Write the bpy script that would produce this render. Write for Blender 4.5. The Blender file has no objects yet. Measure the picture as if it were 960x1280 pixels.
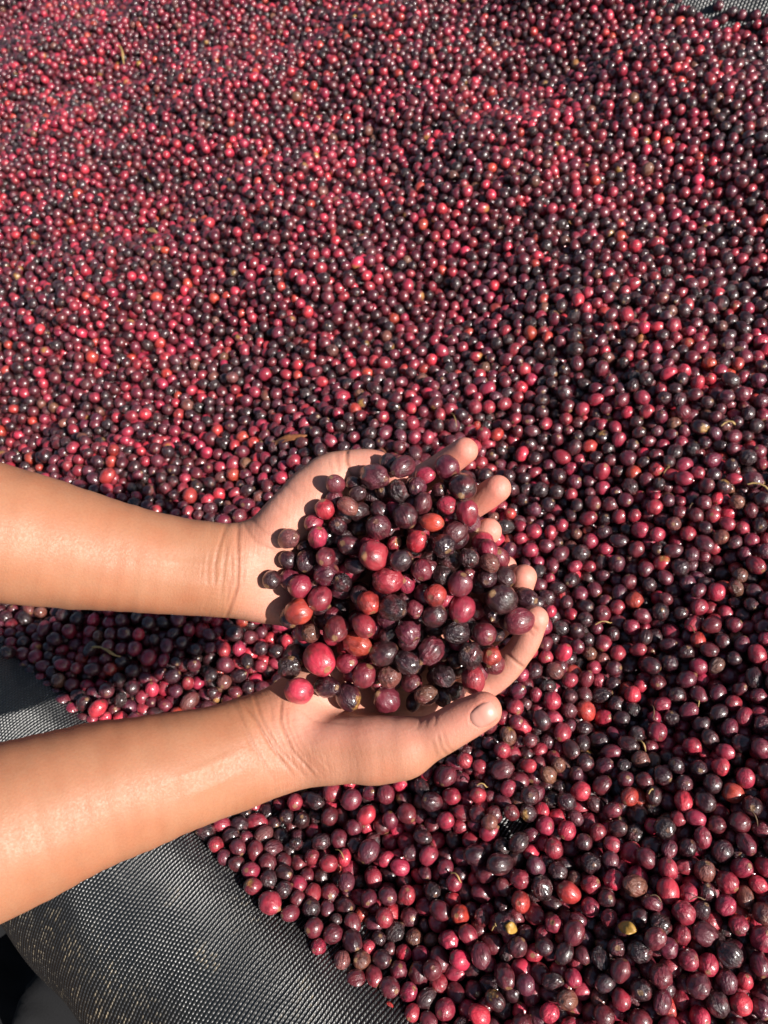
import bpy, math, time
import numpy as np
from mathutils import Matrix, Vector, noise as mnoise
T0 = time.time()
rng = np.random.default_rng(7)
scene = bpy.context.scene
col = scene.collection

# ------------------------------------------------------------------ camera
F = 961.0                                    # focal length in pixels of the 960x1280 picture
R = np.array([[0.60397242, 0.72900651, -0.32212858],
              [-0.76884802, 0.4264435, -0.47646476],
              [-0.20997627, 0.5354395, 0.81805532]])      # camera axes -> world (Y runs along the drying bed)
CAM = np.array([0.0, 0.0, 0.625])
M = Matrix([[*R[0], CAM[0]], [*R[1], CAM[1]], [*R[2], CAM[2]], [0, 0, 0, 1]])
cd = bpy.data.cameras.new('camera')
cam = bpy.data.objects.new('camera', cd); col.objects.link(cam)
cam.matrix_world = M
cd.sensor_fit = 'HORIZONTAL'; cd.sensor_width = 36.0; cd.lens = 36.0 * F / 960
cd.clip_start = 0.01; cd.clip_end = 200
cd.dof.use_dof = True; cd.dof.focus_distance = 0.50; cd.dof.aperture_fstop = 15
scene.camera = cam
# ------------------------------------------------------------------ sky, sun, exposure
SUN = R @ np.array([0.62, 0.01, 0.78]); SUN /= np.linalg.norm(SUN)
elev = math.asin(SUN[2]); az = math.atan2(SUN[0], SUN[1])
world = bpy.data.worlds.new('World'); scene.world = world; world.use_nodes = True
wn = world.node_tree.nodes; wl = world.node_tree.links; wn.clear()
sky = wn.new('ShaderNodeTexSky'); sky.sky_type = 'NISHITA'; sky.sun_disc = False
sky.sun_elevation = elev; sky.sun_rotation = az
bg = wn.new('ShaderNodeBackground'); bg.inputs[1].default_value = 0.05
wo = wn.new('ShaderNodeOutputWorld'); wl.new(sky.outputs[0], bg.inputs[0]); wl.new(bg.outputs[0], wo.inputs[0])
sl = bpy.data.lights.new('sun', 'SUN'); sl.energy = 5.0; sl.angle = math.radians(0.53); sl.color = (1.0, 0.95, 0.88)
sun = bpy.data.objects.new('sun', sl); col.objects.link(sun)
sun.rotation_euler = Vector(SUN).to_track_quat('Z', 'Y').to_euler(); sun.location = Vector(SUN) * 5
vs = scene.view_settings; vs.view_transform = 'Standard'; vs.look = 'None'; vs.gamma = 1; vs.exposure = 0.80
vs.use_curve_mapping = False
scene.cycles.use_denoising = True
scene.cycles.max_bounces = 6; scene.cycles.diffuse_bounces = 2; scene.cycles.glossy_bounces = 3

# ------------------------------------------------------------------ helpers
def cpt(px, py, d):                           # photo pixel + depth -> camera space (metres)
    return np.array([(px - 480) / F * d, -(py - 640) / F * d, -d])
def wpt(px, py, d): return CAM + R @ cpt(px, py, d)
def on_plane(px, py, z=0.0):
    r = R @ cpt(px, py, 1.0); t = (z - CAM[2]) / r[2]; return CAM + r * t
def to_cam(Pw): return (Pw - CAM) @ R        # rows
def to_px(Pw):
    c = to_cam(Pw); d = -c[:, 2]
    return c[:, 0] / d * F + 480, -c[:, 1] / d * F + 640, d

def tag(o, label=None, cat=None, group=None, kind=None):
    if label: o['label'] = label
    if cat: o['category'] = cat
    if group: o['group'] = group
    if kind: o['kind'] = kind
    return o
def mesh_np(name, V, faces, smooth=True):
    me = bpy.data.meshes.new(name)
    faces = np.asarray(faces, dtype=np.int32); nf, k = faces.shape
    me.vertices.add(len(V)); me.vertices.foreach_set('co', np.asarray(V, np.float32).ravel())
    me.loops.add(nf * k); me.loops.foreach_set('vertex_index', faces.ravel())
    me.polygons.add(nf); me.polygons.foreach_set('loop_start', np.arange(0, nf * k, k, dtype=np.int32))
    if smooth: me.polygons.foreach_set('use_smooth', np.ones(nf, bool))
    me.update(calc_edges=True)
    return me
def fattr(me, name, data, typ='FLOAT'):
    a = me.attributes.new(name, typ, 'POINT')
    key = {'FLOAT': 'value', 'FLOAT_VECTOR': 'vector', 'FLOAT_COLOR': 'color'}[typ]
    a.data.foreach_set(key, np.asarray(data, np.float32).ravel())
def obj(name, me, mat=None, parent=None):
    o = bpy.data.objects.new(name, me); col.objects.link(o)
    if mat and not me.materials: me.materials.append(mat)
    if parent: o.parent = parent
    return o
def empty(name, loc=(0, 0, 0)):
    o = bpy.data.objects.new(name, None); o.location = loc; o.empty_display_size = .02; col.objects.link(o); return o

class NT:                                     # small node-tree builder
    def __init__(s, name):
        s.m = bpy.data.materials.new(name); s.m.use_nodes = True; s.t = s.m.node_tree; s.t.nodes.clear()
        s.out = s.t.nodes.new('ShaderNodeOutputMaterial'); s.b = s.t.nodes.new('ShaderNodeBsdfPrincipled')
        s.t.links.new(s.b.outputs[0], s.out.inputs[0])
    def n(s, typ, **kw):
        nd = s.t.nodes.new('ShaderNode' + typ)
        for k, v in kw.items(): setattr(nd, k, v)
        return nd
    def l(s, a, b): s.t.links.new(a, b)
    def val(s, sock, v):
        if hasattr(v, 'node'): s.l(v, sock)
        else: sock.default_value = v
    def math(s, op, a, b=0.0, c=None, clamp=False):
        nd = s.n('Math', operation=op, use_clamp=clamp); s.val(nd.inputs[0], a); s.val(nd.inputs[1], b)
        if c is not None: s.val(nd.inputs[2], c)
        return nd.outputs[0]
    def mix(s, f, a, b, blend='MIX'):
        nd = s.n('Mix', data_type='RGBA', blend_type=blend); s.val(nd.inputs[0], f); s.val(nd.inputs[6], a); s.val(nd.inputs[7], b)
        return nd.outputs[2]
    def ramp(s, x, lo, hi, a=0.0, b=1.0):
        nd = s.n('MapRange', interpolation_type='SMOOTHSTEP'); s.val(nd.inputs[0], x)
        for i, v in zip((1, 2, 3, 4), (lo, hi, a, b)): s.val(nd.inputs[i], v)
        return nd.outputs[0]
    def noise(s, vec, scale, w=None, detail=2.0, rough=.5):
        nd = s.n('TexNoise', noise_dimensions='4D' if w is not None else '3D')
        s.val(nd.inputs['Vector'], vec); nd.inputs['Scale'].default_value = scale
        nd.inputs['Detail'].default_value = detail; nd.inputs['Roughness'].default_value = rough
        if w is not None: s.val(nd.inputs['W'], w)
        return nd.outputs[0]
    def attr(s, name, typ='GEOMETRY'): return s.n('Attribute', attribute_name=name, attribute_type=typ)
    def bump(s, h, strength, dist, nrm=None):
        nd = s.n('Bump'); nd.inputs['Strength'].default_value = 1.0
        s.val(nd.inputs['Strength'], strength); nd.inputs['Distance'].default_value = dist; s.l(h, nd.inputs['Height'])
        if nrm: s.l(nrm, nd.inputs['Normal'])
        return nd.outputs[0]

XN, XF = -.078, 1.205                         # inner edges of the near and far rims
# ------------------------------------------------------------------ materials
def cherry_material(name, per_object):
    t = NT(name)
    if per_object:
        oi = t.n('ObjectInfo'); c = oi.outputs['Color']; wr = oi.outputs['Alpha']
        seed = t.math('MULTIPLY', oi.outputs['Random'], 97.0)
    else:
        a = t.attr('tint'); c = a.outputs['Color']; wr = a.outputs['Alpha']
        seed = t.attr('seed').outputs['Fac']
    lc = t.attr('local').outputs['Vector']
    sep = t.n('SeparateXYZ'); t.l(lc, sep.inputs[0])
    n1 = t.noise(lc, 1.1, seed, 3.0, .55)
    n2 = t.noise(lc, 3.4, t.math('ADD', seed, 13.0), 4.0, .65)
    n3 = t.noise(lc, 9.0, t.math('ADD', seed, 31.0), 3.0, .6)
    dark = t.mix(1.0, c, (.34, .26, .30, 1), 'MULTIPLY')
    c1 = t.mix(t.ramp(n1, .46, .66, 0.0, .85), c, dark)
    n4 = t.noise(lc, .9, t.math('ADD', seed, 57.0), 2.0, .5)
    c1 = t.mix(t.ramp(n4, .52, .68, 0.0, .62), c1, t.mix(.55, c, (.21, .022, .030, 1)))
    # greyish wax bloom and dry film on the skin
    c2 = t.mix(t.ramp(n2, .35, .75, .004, .085), c1, (.40, .19, .19, 1))
    # brown scars
    c3 = t.mix(t.ramp(n2, .66, .76, 0.0, .55), c2, (.20, .085, .045, 1))
    c4 = t.mix(t.ramp(n3, .68, .78, 0.0, .45), c3, (.05, .018, .015, 1))
    # calyx ring on one pole, stem scar on the other
    pole = t.math('ADD', sep.outputs[2], t.math('MULTIPLY', t.math('SUBTRACT', n3, .5), .10))
    c5 = t.mix(t.ramp(pole, .955, .985, 0.0, .75), c4, (.17, .075, .045, 1))
    c6 = t.mix(t.ramp(t.math('MULTIPLY', pole, -1.0), .945, .975, 0.0, .8), c5, (.24, .13, .06, 1))
    c7 = t.mix(t.math('MULTIPLY', t.attr('scar').outputs['Fac'], t.ramp(n3, .38, .55, .25, 1.0)), c6, t.mix(n2, (.55, .30, .05, 1), (.22, .10, .05, 1)))
    t.l(c7, t.b.inputs['Base Color'])
    t.b.inputs['Coat Weight'].default_value = .85; t.b.inputs['Coat Roughness'].default_value = .17
    rg = t.ramp(n2, .3, .7, .27, .46); t.l(rg, t.b.inputs['Roughness'])
    t.b.inputs['Specular IOR Level'].default_value = .42
    mp = t.n('Mapping'); mp.inputs['Scale'].default_value = (2.3, 2.3, .75); t.l(lc, mp.inputs[0])
    wn1 = t.noise(mp.outputs[0], 1.7, t.math('ADD', seed, 5.0), 3.0, .6)
    fine = t.noise(lc, 16.0, seed, 2.0, .6)
    h = t.math('ADD', t.math('MULTIPLY', wn1, t.math('MULTIPLY_ADD', wr, .0030, .0006)), t.math('MULTIPLY', fine, .00022))
    b = t.bump(h, .9, 1.0); t.l(b, t.b.inputs['Normal'])
    return t.m
M_CH_OBJ = cherry_material('cherry_skin', True)
M_CH_PILE = cherry_material('cherry_skin_pile', False)

def skin_material():
    t = NT('skin')
    geo = t.n('TexCoord').outputs['Object']
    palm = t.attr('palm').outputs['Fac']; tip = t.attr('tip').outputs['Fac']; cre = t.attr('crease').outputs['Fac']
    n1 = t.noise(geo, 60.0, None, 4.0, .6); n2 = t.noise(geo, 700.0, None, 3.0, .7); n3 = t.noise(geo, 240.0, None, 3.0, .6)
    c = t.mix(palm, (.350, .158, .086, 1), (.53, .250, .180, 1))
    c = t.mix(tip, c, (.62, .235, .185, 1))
    c = t.mix(t.ramp(n1, .35, .7, 0.0, .30), c, t.mix(1.0, c, (1.05, .80, .72, 1), 'MULTIPLY'))
    n5 = t.noise(geo, 22.0, None, 3.0, .6); c = t.mix(t.ramp(n5, .42, .68, 0.0, .55), c, t.mix(1.0, c, (.94, .80, .74, 1), 'MULTIPLY'))
    c = t.mix(t.ramp(n2, .35, .72, .0, .32), c, t.mix(1.0, c, (.72, .66, .62, 1), 'MULTIPLY'))
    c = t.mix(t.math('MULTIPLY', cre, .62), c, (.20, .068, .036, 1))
    t.l(c, t.b.inputs['Base Color'])
    t.l(t.ramp(n2, .3, .7, .48, .64), t.b.inputs['Roughness'])
    t.b.inputs['Specular IOR Level'].default_value = .44
    t.b.inputs['Subsurface Weight'].default_value = .22
    t.b.inputs['Subsurface Radius'].default_value = (1.0, .35, .18)
    t.b.inputs['Subsurface Scale'].default_value = .004
    vo = t.n('TexVoronoi', feature='DISTANCE_TO_EDGE'); vo.inputs['Scale'].default_value = 620; t.l(geo, vo.inputs['Vector'])
    h = t.math('ADD', t.math('MULTIPLY', n2, .00022), t.math('MULTIPLY', t.ramp(vo.outputs[0], 0.0, .25), .00010))
    au = t.attr('along').outputs['Vector']; fold = t.attr('fold').outputs['Fac']
    mp = t.n('Mapping'); mp.inputs['Scale'].default_value = (1.0, .13, .13); t.l(au, mp.inputs[0])
    lines = t.noise(mp.outputs[0], 520.0, None, 3.0, .55)
    mp2 = t.n('Mapping'); mp2.inputs['Rotation'].default_value = (0, 0, .5); mp2.inputs['Scale'].default_value = (.25, 1.0, .25); t.l(au, mp2.inputs[0])
    lines2 = t.noise(mp2.outputs[0], 430.0, None, 2.0, .55)
    h = t.math('ADD', h, t.math('MULTIPLY', t.math('ADD', lines, t.math('MULTIPLY', lines2, .6)), t.math('MULTIPLY_ADD', fold, .0011, .00012)))
    t.l(t.bump(h, .38, 1.0), t.b.inputs['Normal'])
    return t.m
M_SKIN = skin_material()

def simple(name, c, rough=.6, spec=.4, nscale=300, namp=.3, bump=.0004, coat=0):
    t = NT(name); g = t.n('TexCoord').outputs['Object']
    n = t.noise(g, nscale, None, 4.0, .6)
    t.l(t.mix(t.ramp(n, .3, .7, 0.0, namp), (*c, 1), (*[x * .35 for x in c], 1)), t.b.inputs['Base Color'])
    t.b.inputs['Roughness'].default_value = rough; t.b.inputs['Specular IOR Level'].default_value = spec
    t.b.inputs['Coat Weight'].default_value = coat
    if bump: t.l(t.bump(n, .8, bump), t.b.inputs['Normal'])
    return t.m
M_NAIL = simple('fingernail', (.52, .245, .190), .40, .45, 160, .10, .0001, .1)
M_LEAF = simple('dry_leaf', (.36, .13, .05), .55, .4, 220, .6, .0006)
M_STRAW = simple('straw', (.42, .27, .10), .55, .4, 400, .5, .0003)
M_TWIG = simple('twig_bark', (.17, .10, .055), .7, .3, 500, .6, .0004)
M_YELLOW = simple('yellow_husk', (.40, .22, .045), .45, .4, 300, .5, .0004)
M_CLOTH = simple('dark_cloth', (.006, .006, .007), .85, .2, 900, .35, .0006)
M_SOIL = simple('soil', (.13, .085, .055), .9, .2, 12, .5, .01)

def net_material():
    t = NT('black_shade_net')
    uv = t.n('UVMap', uv_map='UVMap').outputs[0]
    sep = t.n('SeparateXYZ'); t.l(uv, sep.inputs[0])
    wob = t.noise(uv, 22.0, None, 2.0)
    u = t.math('ADD', sep.outputs[0], t.math('MULTIPLY', wob, .0035)); v = sep.outputs[1]
    row = .0030; st = .0030
    pu = t.math('DIVIDE', u, row); fu = t.math('FRACT', pu); iu = t.math('FLOOR', pu)
    rid = t.math('SINE', t.math('MULTIPLY', fu, math.pi))                      # 0 in the gap, 1 on the row
    pv = t.math('ADD', t.math('DIVIDE', v, st), t.math('ADD', t.math('MULTIPLY', iu, .5), t.math('MULTIPLY', t.math('SINE', t.math('MULTIPLY', iu, 12.9898)), .12))); fv = t.math('FRACT', pv)
    fvs = t.math('FRACT', t.math('ADD', pv, t.math('MULTIPLY', fu, .55)))       # slanted stitches
    stt = t.math('SINE', t.math('MULTIPLY', fvs, math.pi))
    hh = t.math('MULTIPLY', t.math('POWER', rid, 1.3), t.math('MULTIPLY_ADD', stt, .36, .64))
    big = t.noise(uv, 34.0, None, 3.0, .6)
    wn_ = t.n('TexWhiteNoise', noise_dimensions='2D'); cx = t.n('CombineXYZ'); t.l(iu, cx.inputs[0]); t.l(t.math('FLOOR', pv), cx.inputs[1]); t.l(cx.outputs[0], wn_.inputs['Vector'])
    w1 = t.n('TexWhiteNoise', noise_dimensions='1D'); t.l(iu, w1.inputs['W'])
    rndc = t.math('MULTIPLY', wn_.outputs[0], t.math('MULTIPLY_ADD', w1.outputs[0], .7, .6))
    vb = t.math('MULTIPLY', t.ramp(v, .15, .19), t.ramp(v, .27, .22))  # outer bulge of the rim: tan dust plus its sunlit look, painted into the colour
    dust_lit = t.math('MAXIMUM', t.ramp(t.noise(uv, 15.0, None, 4.0, .65), .55, .70), t.math('MULTIPLY', vb, t.ramp(t.noise(uv, 40.0, None, 4.0, .65), .36, .6)), clamp=True)
    pw = on_plane(262, 1190, .018); du = t.math('DIVIDE', t.math('SUBTRACT', u, float(pw[1])), .020); dv = t.math('DIVIDE', t.math('SUBTRACT', v, float(XN + .068 - pw[0])), .010)
    worn = t.math('SUBTRACT', 1.25, t.math('ADD', t.math('ADD', t.math('MULTIPLY', du, du), t.math('MULTIPLY', dv, dv)), t.math('MULTIPLY', t.noise(uv, 120.0, None, 3.0), .9)), clamp=True)
    dust_lit = t.math('MAXIMUM', dust_lit, worn)
    base = t.mix(t.ramp(hh, .35, .9), (.0025, .0025, .003, 1), (.022, .022, .024, 1))
    glint = t.math('MULTIPLY', t.ramp(hh, .78, .98), t.ramp(rndc, .25, 1.0))  # sun glints on the threads, painted as pale flecks in the base colour
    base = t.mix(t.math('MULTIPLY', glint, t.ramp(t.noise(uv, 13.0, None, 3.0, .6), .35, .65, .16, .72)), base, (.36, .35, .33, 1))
    base = t.mix(t.math('MULTIPLY', t.math('MULTIPLY', dust_lit, t.ramp(rndc, .45, .95)), t.ramp(hh, .5, .9, 0, .75)), base, (.40, .31, .19, 1))
    t.l(base, t.b.inputs['Base Color'])
    t.b.inputs['Roughness'].default_value = .36; t.b.inputs['Specular IOR Level'].default_value = .6
    t.l(t.bump(hh, 1.0, .0015), t.b.inputs['Normal'])
    return t.m
M_NET = net_material()

# ------------------------------------------------------------------ ground
def grid(nx, ny): 
    i = np.arange(nx * ny).reshape(ny, nx)
    return np.stack([i[:-1, :-1].ravel(), i[:-1, 1:].ravel(), i[1:, 1:].ravel(), i[1:, :-1].ravel()], 1)
gx, gy = np.meshgrid(np.linspace(-60, 60, 61), np.linspace(-60, 60, 61))
gz = -.78 + .03 * np.sin(gx * 1.3) * np.cos(gy * 1.7)
tag(obj('ground', mesh_np('ground', np.stack([gx.ravel(), gy.ravel(), gz.ravel()], 1), grid(61, 61)), M_SOIL), 'bare brown soil below the raised drying bed', None, None, 'structure')

# ------------------------------------------------------------------ drying bed: black net over a frame
TR0 = on_plane(745, 880); _t = on_plane(690, 640) - on_plane(650, 1010); TRN = np.array([-_t[1], _t[0]]) / np.hypot(_t[0], _t[1])   # a trough raked past the fingertips
def und(x, y):                                # gentle waves of the sagging net
    return (.011 * np.sin(9.1 * x + 11.3 * y + .4) + .010 * np.sin(17.3 * x - 11.7 * y + 1.3)
            + .0045 * np.sin(24 * y + 6 * x + 2.1) + .003 * np.sin(41 * x + 29 * y)
            - .013 * np.exp(-(np.abs((x - TR0[0]) * TRN[0] + (y - TR0[1]) * TRN[1]) / .030) ** 2) * np.exp(-(((x - TR0[0]) ** 2 + (y - TR0[1]) ** 2) / .20 ** 2)))
def floor_z(x, y):
    z = -.036 + und(x, y)
    z = z + .030 * np.exp(-((x - XN) / .03) ** 2) + .028 * np.exp(-((x - XF) / .04) ** 2)
    z = z + .012 * np.exp(-(((x - HOLE[0]) / .022) ** 2 + ((y - HOLE[1]) / .022) ** 2))
    return z
HOLE = on_plane(640, 1032)
bed = empty('drying_bed', (0.56, .9, -.78))
tag(bed, 'raised drying bed lined with black shade net folded over its rims', 'drying bed')
def bed_child(name, me, mat):
    o = obj(name, me, mat); o.parent = bed; o.matrix_parent_inverse = Matrix.Translation(-Vector(bed.location)); return o
def net_sheet(name, prof, y0, y1, ny, wav, us=1.0, v0=0.0):
    prof = np.array(prof); n = len(prof)
    s = np.concatenate([[0], np.cumsum(np.linalg.norm(np.diff(prof, axis=0), axis=1))])
    ys = np.linspace(y0, y1, ny)
    V = np.zeros((ny, n, 3)); UV = np.zeros((ny, n, 2))
    V[:, :, 0] = prof[None, :, 0]; V[:, :, 2] = prof[None, :, 1]; V[:, :, 1] = ys[:, None]
    V = wav(V, s); UV[:, :, 0] = ys[:, None] * us; UV[:, :, 1] = s[None] * us + v0
    me = mesh_np(name, V.reshape(-1, 3), grid(n, ny))
    ul = me.uv_layers.new(name='UVMap'); li = np.zeros(len(me.loops), np.int32); me.loops.foreach_get('vertex_index', li)
    ul.data.foreach_set('uv', UV.reshape(-1, 2)[li].astype(np.float32).ravel())
    return me
def smooth_prof(pts, n):
    pts = np.array(pts, float); t = np.arange(len(pts)); tt = np.linspace(0, len(pts) - 1, n); out = []
    for k in range(2):
        p = pts[:, k]; m = np.gradient(p); i = np.clip(tt.astype(int), 0, len(pts) - 2); f = tt - i
        out.append((2*f**3-3*f**2+1)*p[i] + (f**3-2*f**2+f)*m[i] + (-2*f**3+3*f**2)*p[i+1] + (f**3-f**2)*m[i+1])
    return np.stack(out, 1)
# near rim: rises out of the cherries, rolls over and hangs down outside
near = smooth_prof([(XN + .05, -.030), (XN + .018, -.016), (XN - .004, .004), (XN - .030, .018), (XN - .065, .024), (XN - .105, .018),
                    (XN - .142, -.004), (XN - .166, -.042), (XN - .174, -.095), (XN - .166, -.16), (XN - .15, -.26)], 90)
def nwav(V, s):
    y = V[:, :, 1]; q = np.clip((s[None] - .05) / .2, 0, 1)
    V[:, :, 2] += .0035 * np.sin(y * 21 + 1) * q + .0018 * np.sin(y * 47 + s[None] * 30)
    V[:, :, 0] += .004 * np.sin(y * 9 + .6) * q + .0012 * np.sin(y * 63 + s[None] * 25) * q
    return V
bed_child('net_rim', net_sheet('net_rim', near, -.7, 1.7, 300, nwav), M_NET)
far = smooth_prof([(XF - .06, -.03), (XF - .01, -.005), (XF + .03, .03), (XF + .07, .062), (XF + .11, .075), (XF + .15, .06), (XF + .17, .0), (XF + .17, -.2)], 60)
def fwav(V, s):
    V[:, :, 2] += .006 * np.sin(V[:, :, 1] * 13) * np.clip(s[None] / .15, 0, 1); return V
bed_child('net_rim', net_sheet('net_rim', far, -.7, 2.7, 240, fwav, .62, .6), M_NET)
xs = np.linspace(XN - .005, XF + .005, 150)
def flw(V, s):
    V[:, :, 2] = floor_z(V[:, :, 0], V[:, :, 1]) - .004; return V
bed_child('net_floor', net_sheet('net_floor', np.stack([xs, xs * 0], 1), -.7, 2.7, 340, flw, 1.0, 2.0), M_NET)
M_POLE = simple('weathered_pole', (.16, .11, .07), .8, .3, 40, .5, .002)
def box(name, lo, hi, mat):
    lo, hi = np.array(lo), np.array(hi)
    V = np.array([[(lo, hi)[i][0], (lo, hi)[j][1], (lo, hi)[k][2]] for i in (0, 1) for j in (0, 1) for k in (0, 1)])
    return bed_child(name, mesh_np(name, V, [[0, 1, 3, 2], [4, 6, 7, 5], [0, 4, 5, 1], [2, 3, 7, 6], [0, 2, 6, 4], [1, 5, 7, 3]], False), mat)
for y in (-.55, 1.0, 2.5):
    for x in (XN - .085, XF + .10):
        if y == 2.5 and x < 0: y = 1.62
        box('post', (x - .03, y - .03, -.80), (x + .03, y + .03, -.045 if x < 0 else .0), M_POLE)

# ------------------------------------------------------------------ cherry shapes
import bmesh
def ico(sub):
    bm = bmesh.new(); bmesh.ops.create_icosphere(bm, subdivisions=sub, radius=1.0)
    V = np.array([v.co[:] for v in bm.verts]); Fc = np.array([[v.index for v in f.verts] for f in bm.faces]); bm.free(); return V, Fc
ICO = {1: ico(2), 2: ico(3), 3: ico(4)}
NSHAPE = 30
def shape(k, lod):                            # kind 0..9 plump, 10..19 slightly shrunken, 20..29 raisin-like
    V, Fc = ICO[lod]; r = np.random.default_rng(100 + k)
    kind = k // 10; V = V.copy(); out = np.zeros_like(V)
    el = r.uniform(1.02, 1.30) if k % 3 else r.uniform(1.0, 1.12); fl = r.uniform(.88, 1.0); off = r.uniform(-50, 50, 3)
    scar = np.zeros(len(V)); sc = np.array([.55, .3, .78]); el_n = (el * fl) ** (1 / 3)
    ph = r.uniform(0, 6.28); taper = r.uniform(-.12, .12)
    for i, p in enumerate(V):
        q = Vector(p * 1.3 + off); rad = 1.0 + .07 * mnoise.noise(q)
        a = math.atan2(p[1], p[0]); eq = math.sqrt(max(0, 1 - p[2] ** 2))
        rad -= .03 * eq * max(0, math.cos(2 * (a - ph))) ** 3                      # faint groove between the two beans
        if kind == 1:
            rad += .075 * mnoise.noise(Vector(p * 2.6 + off + 7)) - .05 * eq * abs(mnoise.noise(Vector((math.cos(a) * 2.2 + off[0], math.sin(a) * 2.2 + off[1], p[2] * .6))))
        if kind == 2:
            rn = 1 - abs(mnoise.noise(Vector((p[0] * 2.4 + off[0], p[1] * 2.4 + off[1], p[2] * 1.0 + off[2])))) * 2
            rad += .09 * rn - .06 + .11 * mnoise.noise(Vector(p * 1.9 + off + 3)) + .04 * mnoise.noise(Vector(p * 5 + off))
        rad -= .06 * math.exp(-((1 - p[2]) / .015)) - .022 * math.exp(-((p[2] - .95) / .02) ** 2)
        rad -= .07 * math.exp(-((1 + p[2]) / .02))
        if k % 10 == 3: rad += .26 * math.exp(-((1 + p[2]) / .022))                    # dried stub of the stalk
        if k in (7, 17, 27):                                                          # split or bitten skin
            scar[i] = min(1, max(0, (float(p @ sc) + .35 * mnoise.noise(Vector(p * 3 + off)) - .80) * 9)); rad -= .10 * scar[i]
        s = 1 + taper * p[2]
        out[i] = (p[0] * rad * s, p[1] * rad * fl * s, p[2] * rad * el)
    return out / el_n, Fc, V, scar
SH = {lod: [shape(k, lod) for k in range(NSHAPE)] for lod in (1, 2, 3)}
PROTO = []
for k in range(NSHAPE):
    out, Fc, V, scar = SH[3][k]; me = mesh_np('coffee_cherry', out, Fc); fattr(me, 'scar', scar); fattr(me, 'local', V, 'FLOAT_VECTOR'); me.materials.append(M_CH_OBJ); PROTO.append(me)

PAL = {'K': (.025, .0046, .0074), 'M': (.108, .0108, .0205), 'R': (.27, .0180, .037), 'B': (.44, .024, .046), 'O': (.38, .036, .024),
       'P': (.078, .0130, .0220), 'W': (.017, .006, .0075), 'Y': (.36, .16, .04), 'N': (.15, .050, .035)}
WORD = {'K': 'dark purple', 'M': 'maroon', 'R': 'dark red', 'B': 'bright red', 'O': 'orange red', 'P': 'plum',
        'W': 'wrinkled black', 'Y': 'yellow', 'N': 'brownish'}
PROB = [('K', .205), ('M', .285), ('R', .215), ('B', .065), ('O', .030), ('P', .12), ('W', .080), ('Y', .0005), ('N', .031)]
def pick(n, r):
    return r.choice([p[0] for p in PROB], n, p=np.array([p[1] for p in PROB]) / sum(p[1] for p in PROB))
def tint(code, r):
    c = np.array(PAL[code]) * r.uniform(.75, 1.3) * np.array([1, r.uniform(.8, 1.25), r.uniform(.8, 1.25)])
    w = {'W': r.uniform(.8, 1.2), 'K': r.uniform(.05, .7), 'P': r.uniform(.1, .6), 'N': r.uniform(.3, .9)}.get(code, r.uniform(0, .35))
    return (*np.clip(c, 0, .8), w)
def shape_for(code, r):
    k = shape_for0(code, r)
    return k - 1 if k % 10 == 7 and r.random() < .6 else k
def shape_for0(code, r):
    if code == 'W': return int(r.integers(20, 30))
    if code in 'KPN': return int(r.choice([r.integers(0, 10), r.integers(10, 20), r.integers(20, 30)], p=[.45, .4, .15]))
    return int(r.integers(0, 10) if r.random() < .68 else r.integers(10, 20))
def rand_rot(n, r):
    q = r.normal(size=(n, 4)); q /= np.linalg.norm(q, axis=1)[:, None]; w, x, y, z = q.T
    return np.stack([np.stack([1-2*(y*y+z*z), 2*(x*y-z*w), 2*(x*z+y*w)], 1), np.stack([2*(x*y+z*w), 1-2*(x*x+z*z), 2*(y*z-x*w)], 1),
                     np.stack([2*(x*z-y*w), 2*(y*z+x*w), 1-2*(x*x+y*y)], 1)], 1)
def add_cherry(pos, rad, code, rot, r, label, group, k=None):
    k = shape_for(code, r) if k is None else k
    o = bpy.data.objects.new('coffee_cherry', PROTO[k]); col.objects.link(o)
    m = Matrix([list(x) for x in rot]).to_4x4() * 1.0
    o.matrix_world = Matrix.Translation(Vector(pos)) @ m @ Matrix.Scale(rad, 4)
    o.color = tint(code, r)
    return tag(o, label, 'coffee cherry', group)

# ------------------------------------------------------------------ hands as signed distance fields (camera space)
def capsule(P, a, b, ra, rb):
    pa = P - a; ba = b - a; h = np.clip(pa @ ba / (ba @ ba), 0, 1)
    return np.sqrt(((pa - h[:, None] * ba) ** 2).sum(1)) - (ra + (rb - ra) * h)
def smin(a, b, k):
    h = np.maximum(k - np.abs(a - b), 0) / k; return np.minimum(a, b) - h * h * k * .25
mm = .001
def spline(Q, sub):                           # smooth centre line and radius through the joints
    Q = np.array(Q); n = len(Q)
    if n < 3: return Q
    seg = np.linalg.norm(np.diff(Q[:, :3], axis=0), axis=1); t = np.concatenate([[0], np.cumsum(seg)])
    m = np.gradient(Q, t, axis=0); out = []
    for i in range(n - 1):
        h = seg[i]
        for f in np.arange(sub) / sub:
            out.append((2*f**3-3*f**2+1)*Q[i] + (f**3-2*f**2+f)*h*m[i] + (-2*f**3+3*f**2)*Q[i+1] + (f**3-f**2)*h*m[i+1])
    return np.array(out + [Q[-1]])
def caps_of(Q): return [(Q[i, :3], Q[i + 1, :3], Q[i, 3], Q[i + 1, 3]) for i in range(len(Q) - 1)]
def chain(pts, sub=4):                        # [(px,py,depth,r_mm)...] -> one chain of capsules
    return [caps_of(spline([[*cpt(*p[:3]), p[3] * mm] for p in pts], sub))]
def pair(pts):                                # flattened limb: two parallel chains (px,py,d,r,offset_mm, perp)
    out = []
    for s in (-1, 1):
        out.append(caps_of(spline([[*(cpt(*p[:3]) + s * p[4] * mm * np.array([p[5][0], -p[5][1], 0])), p[3] * mm] for p in pts], 4)))
    return out
HANDS = []
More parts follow.
